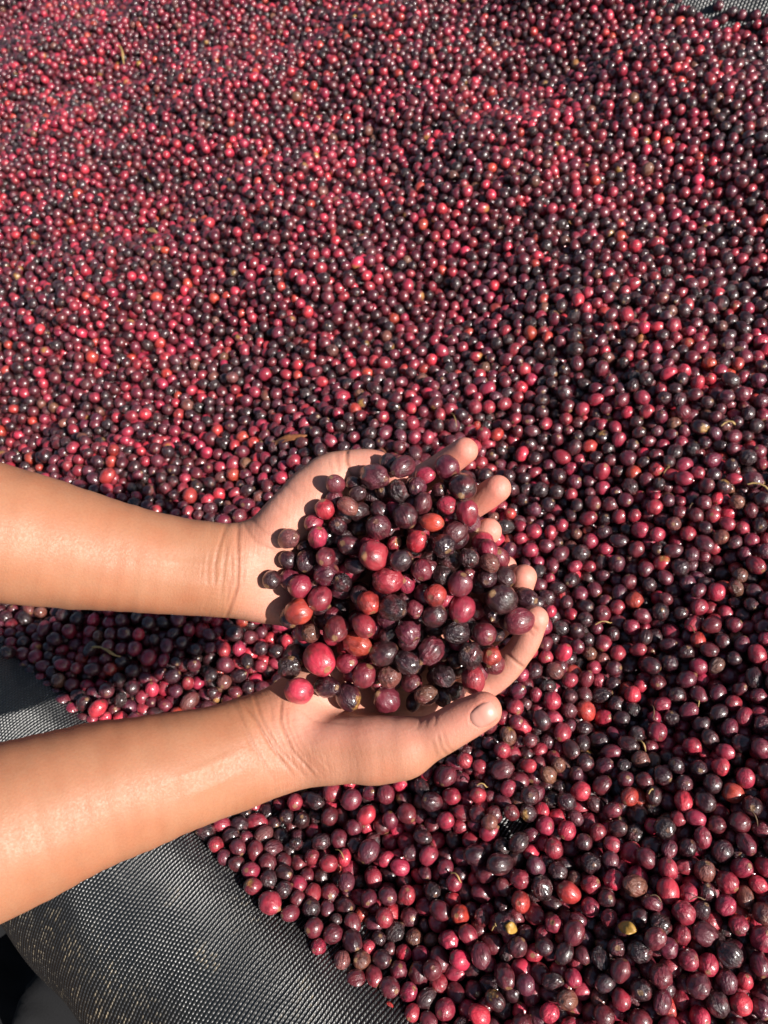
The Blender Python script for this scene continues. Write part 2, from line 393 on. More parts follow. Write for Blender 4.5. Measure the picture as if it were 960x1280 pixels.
# the hand whose thumb lies along the top edge
v = (0, 1)
HANDS.append(dict(
    arm=pair([(-330, 640, .395, 37, 3, v), (-20, 664, .43, 35, 4, v), (130, 693, .450, 27, 6, v), (225, 708, .459, 21.5, 7.5, v), (285, 713, .463, 19.5, 8.5, v), (330, 716, .472, 18, 9, v)]),
    palm=chain([(300, 697, .466, 16), (452, 634, .489, 12.5)]) + chain([(300, 708, .467, 16), (462, 676, .494, 12.5)]) + chain([(300, 722, .469, 15), (456, 716, .496, 12)])
        + chain([(285, 733, .467, 16), (345, 748, .475, 16), (400, 757, .486, 15), (442, 752, .492, 12)])
        + chain([(300, 703, .464, 15), (340, 672, .463, 16.5), (375, 637, .465, 17), (408, 604, .467, 15)]),
    fingers=[chain([(452, 634, .489, 11), (515, 606, .481, 9), (553, 583, .470, 8.8), (581, 563, .459, 8.0)]),
             chain([(462, 676, .494, 11), (543, 653, .486, 9.2), (592, 630, .472, 9.0), (621, 611, .460, 8.4)]),
             chain([(456, 716, .496, 10.5), (535, 695, .488, 8.8), (583, 677, .475, 8.5), (611, 664, .466, 7.9)]),
             chain([(442, 752, .492, 10), (505, 740, .489, 8), (545, 728, .481, 7), (575, 718, .474, 6.4)]),
             chain([(395, 617, .467, 15), (422, 593, .467, 13), (445, 584, .466, 11.2), (470, 586, .464, 10.8), (497, 596, .461, 8.8)])],
    creases=[([(298, 645), (297, 676), (298, 701), (297, 733), (287, 762), (280, 778)], .8), ([(286, 648), (274, 682), (269, 706), (269, 735)], .45),
             ([(284, 676), (281, 700), (279, 722), (276, 750)], .35), ([(302, 650), (318, 676), (346, 690)], .4), ([(434, 556), (433, 576), (440, 596), (446, 606)], 1.0),
             ([(310, 644), (328, 664), (348, 672)], .25), ([(420, 566), (424, 590)], .3), ([(290, 690), (291, 740)], .28), ([(262, 690), (259, 712), (260, 735)], .2),
             ([(304, 690), (304, 735)], .22), ([(254, 690), (251, 735)], .14), ([(286, 720), (284, 758)], .25),
             ([(352, 600), (372, 622)], .15), ([(410, 575), (415, 592)], .15), ([(340, 625), (362, 650)], .12), ([(560, 583), (571, 596)], .25)],
    tips=[(585, 560), (626, 607), (622, 660), (575, 718), (497, 594)]))
# the hand whose thumb and nail show below
v = (.37, .93)
HANDS.append(dict(
    arm=pair([(-330, 1172, .345, 40, 3, v), (0, 1036, .398, 38, 4.5, v), (110, 996, .415, 33, 5.5, v), (217, 966, .430, 27, 6.5, v), (275, 950, .440, 23.8, 7.5, v), (325, 933, .448, 21, 9.5, v), (365, 922, .455, 18.5, 9.5, v)]),
    palm=chain([(350, 938, .457, 16), (540, 886, .482, 12.5)]) + chain([(346, 924, .459, 16), (522, 848, .492, 12.5)]) + chain([(344, 910, .461, 15), (497, 812, .495, 12)])
        + chain([(325, 910, .456, 16), (372, 872, .466, 16), (424, 832, .478, 15), (468, 788, .492, 12)])
        + chain([(340, 940, .451, 18), (385, 940, .449, 19), (440, 937, .446, 19), (500, 935, .440, 16)]),
    fingers=[chain([(540, 886, .482, 11.5), (613, 851, .476, 9.4), (650, 813, .463, 8.6), (670, 774, .451, 7.6)]),
             chain([(522, 848, .492, 11), (602, 800, .488, 9.2), (642, 756, .473, 8.4), (655, 722, .460, 7.6)]),
             chain([(497, 812, .495, 10.5), (572, 772, .494, 8.8), (612, 732, .482, 7.9), (631, 709, .471, 7.0)]),
             chain([(468, 788, .497, 10), (535, 765, .503, 8), (575, 742, .498, 7), (598, 722, .488, 6.4)]),
             chain([(470, 938, .443, 17), (500, 936, .440, 15.5), (528, 926, .437, 13.2), (556, 913, .433, 11.8), (582, 899, .431, 11.4), (604, 888, .428, 10.2)])],
    creases=[([(303, 878), (321, 901), (339, 933), (367, 970)], .7), ([(316, 866), (327, 897), (346, 933), (384, 974)], .6), ([(352, 868), (351, 901), (364, 936), (396, 974)], .75),
             ([(358, 880), (359, 905), (373, 938), (404, 970)], .4), ([(293, 880), (308, 912), (325, 945), (345, 980)], .3), ([(545, 577), (556, 594)], .5), ([(655, 772), (672, 790)], .35),
             ([(527, 893), (521, 912)], .22), ([(546, 888), (543, 908)], .25), ([(547, 918), (552, 936), (563, 948)], .4), ([(553, 914), (558, 932), (569, 942)], .3),
             ([(366, 890), (367, 910), (382, 942), (410, 968)], .25), ([(338, 880), (341, 905), (355, 935), (388, 972)], .3), ([(375, 900), (392, 940), (416, 965)], .14), ([(310, 878), (330, 915), (356, 955)], .3),
             ([(631, 815), (645, 828), (657, 836)], .7), ([(372, 885), (392, 900), (440, 905)], .15), ([(655, 783), (668, 797)], .25), ([(300, 905), (318, 940)], .25), ([(540, 925), (546, 945)], .25), ([(535, 895), (531, 910)], .15)],
    tips=[(672, 772), (655, 720), (632, 706), (598, 722), (610, 886)]))
def chain_sdf(ch, P):
    d = np.full(len(P), .5); lo, hi = P.min(0), P.max(0)
    for c in ch:                              # skip pieces too far away to matter
        m = max(c[2], c[3]) + .035
        if np.any(np.minimum(c[0], c[1]) - m > hi) or np.any(np.maximum(c[0], c[1]) + m < lo): continue
        d = np.minimum(d, capsule(P, *c))
    return d
def hand_sdf(H, P):
    if len(P) > 12000: return np.concatenate([hand_sdf(H, P[i:i + 8000]) for i in range(0, len(P), 8000)])
    d = smin(chain_sdf(H['arm'][0], P), chain_sdf(H['arm'][1], P), .014)
    p = None
    for ch in H['palm']: e = chain_sdf(ch, P); p = e if p is None else smin(p, e, .009)
    body = smin(d, p, .008)
    res = body
    for ch in H['fingers']:
        res = np.minimum(res, smin(body, chain_sdf(ch[0], P), .009))
    return res
def grad(H, P, e=4e-4):
    g = np.zeros_like(P)
    for k in range(3):
        o = np.zeros(3); o[k] = e; g[:, k] = hand_sdf(H, P + o) - hand_sdf(H, P - o)
    return g / (np.linalg.norm(g, axis=1)[:, None] + 1e-12)
def polygonise(H, h):
    caps = [c for ch in H['arm'] + H['palm'] + [f[0] for f in H['fingers']] for c in ch]
    lo = np.min([np.minimum(c[0], c[1]) - max(c[2], c[3]) for c in caps], 0) - .01
    hi = np.max([np.maximum(c[0], c[1]) + max(c[2], c[3]) for c in caps], 0) + .01
    B = 8; nb = np.ceil((hi - lo) / (h * B)).astype(int); n = nb * B
    bi = np.stack(np.meshgrid(*[np.arange(k) for k in nb], indexing='ij'), -1).reshape(-1, 3)
    s0 = hand_sdf(H, lo + (bi * B + (B - 1) / 2) * h)
    G = np.where(s0 > 0, 1.0, -1.0).astype(np.float32).reshape(nb)
    G = np.repeat(np.repeat(np.repeat(G, B, 0), B, 1), B, 2)
    act = bi[np.abs(s0) < h * B * .87 + .002]
    sub = np.stack(np.meshgrid(*[np.arange(B)] * 3, indexing='ij'), -1).reshape(-1, 3)
    idx = (act[:, None, :] * B + sub[None]).reshape(-1, 3)
    for a in range(0, len(idx), 400000):
        q = idx[a:a + 400000]; G[q[:, 0], q[:, 1], q[:, 2]] = hand_sdf(H, lo + q * h)
    # surface nets
    S = G < 0; c = S[:-1, :-1, :-1].astype(np.int8)
    tot = sum(S[i:n[0]-1+i, j:n[1]-1+j, k:n[2]-1+k].astype(np.int8) for i in (0, 1) for j in (0, 1) for k in (0, 1))
    cells = np.argwhere((tot > 0) & (tot < 8)); vid = -np.ones(tuple(n - 1), np.int32); vid[tuple(cells.T)] = np.arange(len(cells))
    acc = np.zeros((len(cells), 3)); cnt = np.zeros(len(cells))
    cor = [(i, j, k) for i in (0, 1) for j in (0, 1) for k in (0, 1)]
    for a in range(8):
        for b in range(a + 1, 8):
            dd = np.abs(np.subtract(cor[a], cor[b]))
            if dd.sum() != 1: continue
            va = G[tuple((cells + cor[a]).T)]; vb = G[tuple((cells + cor[b]).T)]; x = (va < 0) != (vb < 0)
            t = np.where(x, va / np.where(x, va - vb, 1), 0)
            acc += np.where(x[:, None], np.array(cor[a]) + t[:, None] * np.subtract(cor[b], cor[a]), 0); cnt += x
    V = lo + (cells + acc / cnt[:, None]) * h
    Fs = []
    for ax in range(3):
        o1, o2 = [(1, 2), (2, 0), (0, 1)][ax]
        sl0 = [slice(None)] * 3; sl1 = [slice(None)] * 3; sl0[ax] = slice(0, -1); sl1[ax] = slice(1, None)
        A = S[tuple(sl0)]; Bq = S[tuple(sl1)]; e = np.argwhere(A != Bq)
        e = e[(e[:, o1] > 0) & (e[:, o2] > 0) & (e[:, o1] < n[o1] - 1) & (e[:, o2] < n[o2] - 1)]
        flip = ~A[tuple(e.T)]
        d1 = np.zeros(3, int); d1[o1] = 1; d2 = np.zeros(3, int); d2[o2] = 1
        q = np.stack([vid[tuple((e - d1 - d2).T)], vid[tuple((e - d2).T)], vid[tuple(e.T)], vid[tuple((e - d1).T)]], 1)
        q[flip] = q[flip][:, ::-1]; Fs.append(q)
    Fq = np.concatenate(Fs)
    for _ in range(1):
        V = V - grad(H, V) * hand_sdf(H, V)[:, None]
    return V, Fq
def seg_dist(px, py, pts):
    best = np.full(len(px), 1e9); tpar = np.zeros(len(px)); L = len(pts) - 1
    for i in range(L):
        a = np.array(pts[i], float); b = np.array(pts[i + 1], float); ba = b - a
        h = np.clip(((px - a[0]) * ba[0] + (py - a[1]) * ba[1]) / (ba @ ba), 0, 1)
        d = np.hypot(px - a[0] - h * ba[0], py - a[1] - h * ba[1]); m = d < best; best[m] = d[m]; tpar[m] = (i + h[m]) / L
    return best, tpar
person = empty('person', (wpt(450, 760, .49)))
tag(person, 'person with bare forearms holding both cupped hands full of cherries', 'person')
def to_world(V): return CAM + V @ R.T
ARMS = []
for hi_, H in enumerate(HANDS):
    V, Fq = polygonise(H, .00102)
    e = np.concatenate([Fq[:, [0, 1]], Fq[:, [1, 2]], Fq[:, [2, 3]], Fq[:, [3, 0]]]); deg = np.bincount(e[:, 0], minlength=len(V)) + 1e-9
    for it in range(36):                      # even out the joins (Taubin smoothing)
        Lp = np.stack([np.bincount(e[:, 0], V[e[:, 1], k], len(V)) for k in range(3)], 1) / deg[:, None] - V
        V = V + Lp * (.55 if it % 2 == 0 else -.57)
    N = grad(H, V); dep = -V[:, 2]; px = V[:, 0] / dep * F + 480; py = -V[:, 1] / dep * F + 640
    view = -V / np.linalg.norm(V, axis=1)[:, None]; face = np.clip((N * view).sum(1) * 3, 0, 1)
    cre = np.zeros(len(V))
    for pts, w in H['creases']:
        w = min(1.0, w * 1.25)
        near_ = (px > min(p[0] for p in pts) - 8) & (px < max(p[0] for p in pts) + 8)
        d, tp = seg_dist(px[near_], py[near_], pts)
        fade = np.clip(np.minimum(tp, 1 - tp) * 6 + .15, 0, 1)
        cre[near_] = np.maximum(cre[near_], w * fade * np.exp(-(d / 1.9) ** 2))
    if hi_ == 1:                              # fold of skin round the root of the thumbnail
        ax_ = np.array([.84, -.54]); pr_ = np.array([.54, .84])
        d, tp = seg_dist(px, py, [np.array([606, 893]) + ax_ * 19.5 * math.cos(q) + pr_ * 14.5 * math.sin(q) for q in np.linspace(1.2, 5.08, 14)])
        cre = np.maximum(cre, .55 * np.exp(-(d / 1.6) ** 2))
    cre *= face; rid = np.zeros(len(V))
    for pts, w in [[([(170, 700), (240, 706), (288, 712)], 1.0), ([(190, 728), (250, 730), (286, 733)], .7)], [([(190, 985), (260, 958), (318, 932)], 1.0), ([(210, 1005), (275, 978), (330, 950)], .7)]][hi_]:
        d, tp = seg_dist(px, py, pts); rid = np.maximum(rid, w * np.clip(np.minimum(tp, 1 - tp) * 3, 0, 1) * np.exp(-(d / 6.0) ** 2))
    rid *= face
    V2 = V + N * (rid * .0004 - cre * .0010)[:, None]
    # soft large-scale unevenness of flesh
    low = np.array([mnoise.noise(Vector(p * 55)) for p in V[::1]]) if len(V) < 200000 else 0
    V2 = V2 + N * (low * .0007)[:, None]
    wx = np.array([295, 330])[hi_]
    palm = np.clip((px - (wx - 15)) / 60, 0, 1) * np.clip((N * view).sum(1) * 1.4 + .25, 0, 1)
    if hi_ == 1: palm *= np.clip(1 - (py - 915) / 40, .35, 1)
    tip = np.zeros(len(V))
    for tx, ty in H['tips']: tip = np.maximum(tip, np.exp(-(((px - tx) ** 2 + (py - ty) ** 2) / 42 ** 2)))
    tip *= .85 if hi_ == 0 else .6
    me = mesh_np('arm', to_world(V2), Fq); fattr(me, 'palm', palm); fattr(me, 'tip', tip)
    axis = cpt(*[(330, 712, .475), (360, 925, .455)][hi_]) - cpt(*[(0, 667, .43), (0, 1038, .398)][hi_]); axis /= np.linalg.norm(axis)
    side = np.cross(axis, [0, 0, 1.0]); side /= np.linalg.norm(side); rel = V - cpt(*[(295, 712, .472), (345, 930, .452)][hi_]); al = rel @ axis
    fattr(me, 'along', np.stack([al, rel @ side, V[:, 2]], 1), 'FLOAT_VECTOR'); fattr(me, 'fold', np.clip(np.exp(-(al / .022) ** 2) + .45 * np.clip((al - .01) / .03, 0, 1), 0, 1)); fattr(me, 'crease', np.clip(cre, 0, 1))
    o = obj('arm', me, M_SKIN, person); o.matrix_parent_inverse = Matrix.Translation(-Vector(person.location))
    o['label'] = ['forearm and open palm with the thumb against the far cherries', 'forearm and cupped palm with its thumbnail showing'][hi_]
    ARMS.append(o)
# thumbnail: a curved plate lying on the thumb's surface
def nail(H, cx, cy, ax, L, W, parent):
    ax = np.array(ax, float); ax /= np.linalg.norm(ax); pr = np.array([-ax[1], ax[0]]); n = 19
    us = np.linspace(-1, 1, n); P = []; inn = []
    for j in us:
        for i in us:
            # disc-to-square map, rounder at the cuticle than at the free edge
            m_ = max(abs(i), abs(j), 1e-9); l_ = math.hypot(i, j) / m_; rd = .62 if j < 0 else .40
            wi, lj = i * (1 - rd + rd / max(l_, 1e-9)), j * (1 - rd + rd / max(l_, 1e-9))
            q = np.array([cx, cy]) + ax * lj * L / 2 + pr * wi * W / 2; P.append(q); inn.append(m_)
    P = np.array(P); d = np.full(len(P), .400)
    dirs = np.stack([(P[:, 0] - 480) / F, -(P[:, 1] - 640) / F, -np.ones(len(P))], 1); nl = np.linalg.norm(dirs, axis=1)
    for _ in range(60): d = d + np.clip(hand_sdf(H, dirs * d[:, None]), -.004, .004) / nl * .9
    V = dirs * d[:, None]; N = grad(H, V); inn = np.array(inn)
    lift = .00075 * (1 - inn ** 8) - .00035
    me = mesh_np('thumbnail', to_world(V + N * lift[:, None]), grid(n, n)[:, ::-1])
    o = obj('thumbnail', me, M_NAIL, parent)
    return o
nail(HANDS[1], 606, 893, (.84, -.54), 37, 27, ARMS[1])
print('hands', time.time() - T0)

# ------------------------------------------------------------------ cherries held in the hands (x, y, r in 4.8x crops)
A_ = """475 310 60 M 0;585 310 48 K 1;470 395 55 M 1;415 465 62 B 0;550 445 60 N 0;345 545 58 R 0;370 635 66 R 0;490 565 62 K 1;195 640 66 N 0;190 765 55 K 0;300 775 62 K 0;
420 750 60 M 0;520 640 60 K 1;560 680 68 K 0;615 570 60 K 1;735 570 80 P 0;710 265 86 P 0;880 210 72 M 0;800 190 55 K 1;610 370 50 K 1;700 390 60 K 1;620 480 65 K 1;
855 355 66 W 0;770 350 60 K 1;895 505 78 K 0;940 325 52 K 0;710 740 92 R 0;830 670 45 R 1;965 655 64 B 0;870 770 66 K 0;790 890 88 R 0;900 910 55 R 1;420 850 78 M 0;
95 885 58 K 1;200 880 65 M 1;265 925 72 R 0;520 905 60 W 0;740 470 55 K 1;590 800 55 K 1;300 690 48 K 1"""
B_ = """280 210 76 M 0;150 260 58 R 0;375 325 84 K 0;235 355 52 K 1;105 330 62 P 0;135 430 64 M 0;285 440 60 R 0;190 540 62 O 0;405 485 70 R 0;335 595 74 P 0;
260 680 72 W 0;290 770 80 W 0;415 760 62 K 0;530 705 60 R 0;130 825 67 M 0;255 860 62 W 0;360 910 78 M 0;540 785 60 N 0;525 870 66 K 0;630 870 64 K 0;30 760 55 K 0;40 900 55 R 1;300 520 42 R 1;420 860 60 M 1"""
C_ = """255 215 82 O 0;385 130 76 R 0;330 345 60 N 0;485 320 82 M 0;460 240 55 M 1;645 295 74 R 0;675 160 70 O 0;605 405 77 O 0;825 190 84 W 0;795 345 52 K 1;910 335 72 P 0;
765 460 80 K 0;545 525 70 R 0;380 500 102 B 0;235 480 75 K 1;200 550 70 W 1;260 690 82 B 0;425 665 76 K 0;555 725 79 K 0;645 600 77 M 0;800 605 70 N 0;785 745 82 M 0;910 520 70 W 0;
730 650 48 R 1;620 110 60 K 1;930 640 60 M 1"""
D_ = """215 115 70 O 0;370 200 84 R 0;205 240 74 K 0;90 200 58 M 1;345 335 82 W 0;505 345 72 M 0;580 350 48 W 1;425 480 84 W 0;550 480 60 O 0;440 625 80 R 0;185 450 78 P 0;
260 600 68 W 0;160 715 64 N 0;75 630 60 M 1;610 140 96 K 0;560 220 60 K 1;755 135 74 K 0;715 270 84 M 0;330 500 55 K 1;80 760 52 K 1;330 690 60 K 1;250 720 60 K 1"""
held = []
for s, (ox, oy) in ((A_, (320, 540)), (B_, (500, 540)), (C_, (320, 720)), (D_, (500, 720))):
    for e in s.replace('\n', '').split(';'):
        x, y, r, c, lv = e.split(); held.append([ox + float(x) / 4.8, oy + float(y) / 4.8, float(r) / 4.8, c, int(lv)])
hx = np.array([h[0] for h in held]); hy = np.array([h[1] for h in held]); hr = np.array([h[2] for h in held]); hl = np.array([h[4] for h in held])
rho = ((hx - 508) / 178) ** 2 + ((hy - 728) / 165) ** 2
hd = .455 - .026 * np.clip(1 - rho, 0, 1) + hl * .009 + np.random.default_rng(5).uniform(-.004, .005, len(hx))
def both_sdf(P): return np.minimum(hand_sdf(HANDS[0], P), hand_sdf(HANDS[1], P))
dirs = np.stack([(hx - 480) / F, -(hy - 640) / F, -np.ones(len(hx))], 1)
for it in range(60):                          # settle along the line of depth so that no two overlap much
    Pc = dirs * hd[:, None]; rad = hr * hd / F
    D = Pc[:, None] - Pc[None]; dist = np.linalg.norm(D, axis=2) + np.eye(len(Pc)); ov = (rad[:, None] + rad[None]) * .88 - dist; np.fill_diagonal(ov, -1)
    lower = (hd[:, None] + hl[:, None] * .003) > (hd[None] + hl[None] * .003)
    push = np.where((ov > 0) & lower, ov, 0).max(1); lift = np.where((ov > 0) & ~lower, ov, 0).max(1)
    hd = hd + .5 * np.minimum(push, .002) - .12 * np.minimum(lift, .002)
    s = both_sdf(dirs * hd[:, None]); hd = hd - np.clip(rad * .93 - s, 0, .003)
Pc = dirs * hd[:, None]; rad = hr * hd / F
allP = list(Pc); allR = list(rad); codes = [h[3] for h in held]
r2 = np.random.default_rng(21); nc = 7000               # the layer underneath
ang = r2.uniform(0, 6.283, nc); q = np.sqrt(r2.random(nc)) * .97; cx_, cy_ = 508 + 165 * q * np.cos(ang), 730 + 150 * q * np.sin(ang)
dd = np.hypot(hx[None] - cx_[:, None], hy[None] - cy_[:, None]); nn = np.argsort(dd, axis=1)[:, :4]
cdp = np.median(hd[nn], axis=1) + r2.uniform(.0035, .028, nc); crr = r2.uniform(.0062, .0073, nc)
cp = np.stack([(cx_ - 480) / F * cdp, -(cy_ - 640) / F * cdp, -cdp], 1); ok = (dd.min(1) < 15) & (both_sdf(cp) > crr * .9)
for i in np.nonzero(ok)[0]:
    if len(allP) >= len(held) + 140: break
    if (np.linalg.norm(np.array(allP) - cp[i], axis=1) - .80 * (np.array(allR) + crr[i])).min() < 0: continue
    allP.append(cp[i]); allR.append(crr[i]); codes.append(r2.choice(['K', 'M', 'K', 'P', 'R']))
n_held = len(allP)
rots = rand_rot(n_held, r2)
SPECIAL = {}
LAND = [((400, 600), 'against the thumb of the hand beside the dry leaf'), ((590, 610), 'by the fingertips of the hand beside the dry leaf'),
        ((350, 690), 'at the wrist end of the far palm'), ((645, 765), 'by the fingertips of the hand showing its thumbnail'),
        ((520, 875), 'beside the thumb with the nail'), ((380, 850), 'at the wrist end of the palm with the thumbnail'), ((500, 725), 'in the middle of the heap')]
def looks(k, r, lo, hi_):
    size_ = 'large ' if r > hi_ else ('small ' if r < lo else '')
    return size_ + (['', 'puckered ', 'shrivelled '][k // 10])
q_lo, q_hi = np.percentile(allR, [25, 78])
for i in range(n_held):
    c = codes[i]; under = i >= len(held); k = shape_for(c, r2); p = allP[i]
    x, y = p[0] / -p[2] * F + 480, -p[1] / -p[2] * F + 640
    z = min(LAND, key=lambda l: (l[0][0] - x) ** 2 + (l[0][1] - y) ** 2)[1]
    lab = looks(k, allR[i], q_lo, q_hi).replace('shrivelled ', '' if c == 'W' else 'shrivelled ') + WORD[c] + ' cherry ' + ('buried ' if under else '') + z
    add_cherry(to_world(np.array(p)[None])[0], allR[i] * 1.0, c, rots[i], r2, lab, 'cherries held in the hands', k)
print('held', n_held, time.time() - T0)

# ------------------------------------------------------------------ cherries on the bed: settle spheres on the net
def in_region(x, y):
    hi_x = np.where(y < 0.0, .55 + (y + .0) * .9, XF)
    lo = np.maximum(XN, -.10 + np.maximum(0, y - 1.30) * .80)
    up = np.minimum(hi_x, XF + .0)
    up = np.minimum(up, 1.75 - .33 * y)
    return (x > lo) & (x < up) & (y > -.27) & (y < 2.18) & ((y > -.02) | (x < .60 + 1.2 * y))
DM = .0142
cellA = DM * DM * .98
lay = []
for L_ in range(3):
    st = math.sqrt(cellA); X, Y = np.meshgrid(np.arange(XN + .004, XF, st), np.arange(-.30, 2.28, st * .96)); X = X + (np.arange(Y.shape[0]) % 2)[:, None] * st / 2
    X = X.ravel() + rng.uniform(-.005, .005, X.size); Y = Y.ravel() + rng.uniform(-.005, .005, Y.size)
    keep = in_region(X, Y)
    dens = .92 if L_ < 1 else (.70 if L_ == 1 else .50)
    patch = .5 + .5 * np.sin(13 * X + 8 * Y + 1) * np.sin(9 * X - 15 * Y)
    hole = np.exp(-(((X - HOLE[0]) / .020) ** 2 + ((Y - HOLE[1]) / .020) ** 2))
    keep &= rng.random(X.size) < dens * (1 - (.96 if L_ else .75) * hole) * (1 if L_ < 2 else .4 + 1.2 * patch)
    keep &= ~((L_ == 2) & (X < XN + .05)); X, Y = X[keep], Y[keep]
    lay.append(np.stack([X, Y, floor_z(X, Y) + .008 + L_ * .0145 + rng.uniform(0, .004, X.size)], 1))
P = np.concatenate(lay); N_ = len(P)
rad = DM / 2 * np.clip(rng.normal(1.0, .10, N_), .72, 1.28)
def pairs(P, rad):
    c = .0190; ix = ((P[:, 0] + 1) / c).astype(int); iy = ((P[:, 1] + 1) / c).astype(int); W = iy.max() + 3; cid = ix * W + iy
    order = np.argsort(cid, kind='stable'); cs = cid[order]; start = np.searchsorted(cs, np.arange(cs.max() + 2 * W + 4)); K = 14
    res = []
    for off in (0, 1, W, W + 1, W - 1):
        s = start[cid + off]; e = start[cid + off + 1]
        for k in range(K):
            m = np.nonzero(s + k < e)[0]
            if len(m) == 0: break
            j = order[s[m] + k]
            if off == 0: ok = j > m; m, j = m[ok], j[ok]
            d2 = ((P[m] - P[j]) ** 2).sum(1); ok = d2 < (rad[m] + rad[j] + .0025) ** 2
            res.append(np.stack([m[ok], j[ok]], 1))
    return np.concatenate(res)
for it in range(110):
    if it % 5 == 0: pr = pairs(P, rad); I, J = pr[:, 0], pr[:, 1]; RR = rad[I] + rad[J]
    P[:, 2] -= .0007 if it < 85 else .0002
    D = P[I] - P[J]; d = np.sqrt((D ** 2).sum(1)) + 1e-9; ov = np.clip(RR - d, 0, None)
    cx = D * (ov / d * .5)[:, None]; cnt = np.bincount(I, ov > 0, N_) + np.bincount(J, ov > 0, N_); wgt = 1 / np.maximum(1, cnt * .5)
    for k in range(3):
        P[:, k] += (np.bincount(I, cx[:, k], N_) - np.bincount(J, cx[:, k], N_)) * wgt
    fz = floor_z(P[:, 0], P[:, 1]) + rad; P[:, 2] = np.maximum(P[:, 2], fz)
    P[:, 0] = np.clip(P[:, 0], XN - .002, XF + .012)
hole = ((P[:, 0] - HOLE[0]) / .008) ** 2 + ((P[:, 1] - HOLE[1]) / .013) ** 2 < 1
P = P[~hole]; rad = rad[~hole]; N_ = len(P)
print('bed settled', N_, time.time() - T0)
# exposure of each cherry: how many neighbours cover it
pr = pairs(P, rad); I, J = pr[:, 0], pr[:, 1]
up_ = P[J, 2] - P[I, 2]; cover = np.bincount(I, up_ > .007, N_) + np.bincount(J, up_ < -.007, N_)
px, py, dep = to_px(P); size = F * DM / dep
inframe = (px > 6) & (px < 954) & (py > 6) & (py < 1274)
codes_b = pick(N_, rng)
# a little patchiness: some parts redder, some drier
pat = np.sin(7 * P[:, 0] + 3 * P[:, 1]) + np.sin(11 * P[:, 1] - 5 * P[:, 0] + 1)
sw = rng.random(N_)
codes_b = np.where((pat > .8) & (sw < .12) & np.isin(codes_b, ['K', 'M']), 'R', codes_b)
codes_b = np.where((P[:, 0] > .15) & (P[:, 1] < .45) & (sw > .86) & np.isin(codes_b, ['R', 'M']), 'K', codes_b)
top = cover <= 1
rot_b = rand_rot(N_, rng)
shp = np.array([shape_for(c, rng) for c in codes_b])
# hidden behind the hands? (so that the individuals are ones the photograph shows)
hid = np.zeros(N_, bool)
cand = np.nonzero(top & inframe)[0]
hid[cand] = False
def covered(x, y):
    arm1 = (x < 300) & (y > 585 + .22 * x) & (y < 775); arm2 = (x < 380) & (y > 925 - .17 * x) & (y < 1150 - .45 * x)
    pile = (((x - 490) / 200) ** 2 + ((y - 770) / 215) ** 2) < 1
    return arm1 | arm2 | pile
cand = cand[~covered(px[cand], py[cand])]
cand = cand[np.argsort(dep[cand])][:300 - n_held - 2]
single = np.zeros(N_, bool); single[cand] = True
b_lo, b_hi = np.percentile(rad[cand], [25, 78])
for i in cand:
    c = codes_b[i]; dx = P[i, 0] - XN
    z = 'touching the net rim' if dx < .025 else ('just inside the net rim' if dx < .07 else ('a hand width in from the net rim' if dx < .13 else 'on the open bed away from the net rim'))
    lab = looks(shp[i], rad[i], b_lo, b_hi).replace('shrivelled ', '' if c == 'W' else 'shrivelled ') + WORD[c] + ' loose cherry ' + z
    add_cherry(P[i], rad[i] / 1.03, c, rot_b[i], rng, lab, 'loose cherries on the bed near the net rim', int(shp[i]))
# all others: one mass
lod = np.where(~top & (cover > 2), 1, np.where(size > 24, 3, np.where(size > 15.5, 2, 1))); lod = np.where((cover > 1) & (size < 20), 1, lod)
lod = np.where((lod == 3) & ~top, 2, lod); lod = np.where(~inframe, 1, lod)
Vs, Fs, Ls, Cs, Ss, Rs = [], [], [], [], [], []; base = 0
tints = np.array([tint(c, rng) for c in codes_b])
for l_ in (1, 2, 3):
    for k in range(NSHAPE):
        m = np.nonzero((lod == l_) & (shp == k) & ~single)[0]
        if len(m) == 0: continue
        o, fc, loc, scar = SH[l_][k]; nv = len(o)
        v = np.einsum('nij,vj->nvi', rot_b[m] * (rad[m] / 1.03)[:, None, None], o) + P[m][:, None]
        Vs.append(v.reshape(-1, 3)); Fs.append((fc[None] + (base + np.arange(len(m)) * nv)[:, None, None]).reshape(-1, 3)); base += len(m) * nv
        Ls.append(np.tile(loc, (len(m), 1))); Rs.append(np.tile(scar, len(m))); Cs.append(np.repeat(tints[m], nv, 0)); Ss.append(np.repeat(rng.uniform(0, 97, len(m)), nv))
me = mesh_np('coffee_cherry_pile', np.concatenate(Vs), np.concatenate(Fs))
fattr(me, 'local', np.concatenate(Ls), 'FLOAT_VECTOR'); fattr(me, 'tint', np.concatenate(Cs), 'FLOAT_COLOR'); fattr(me, 'seed', np.concatenate(Ss)); fattr(me, 'scar', np.concatenate(Rs))
tag(obj('coffee_cherry_pile', me, M_CH_PILE), 'thick layer of drying red and black coffee cherries spread over the bed', 'coffee cherries', None, 'stuff')
print(np.bincount(lod), (cover > 3).sum(), N_); print('pile', len(me.polygons), 'tris', time.time() - T0)

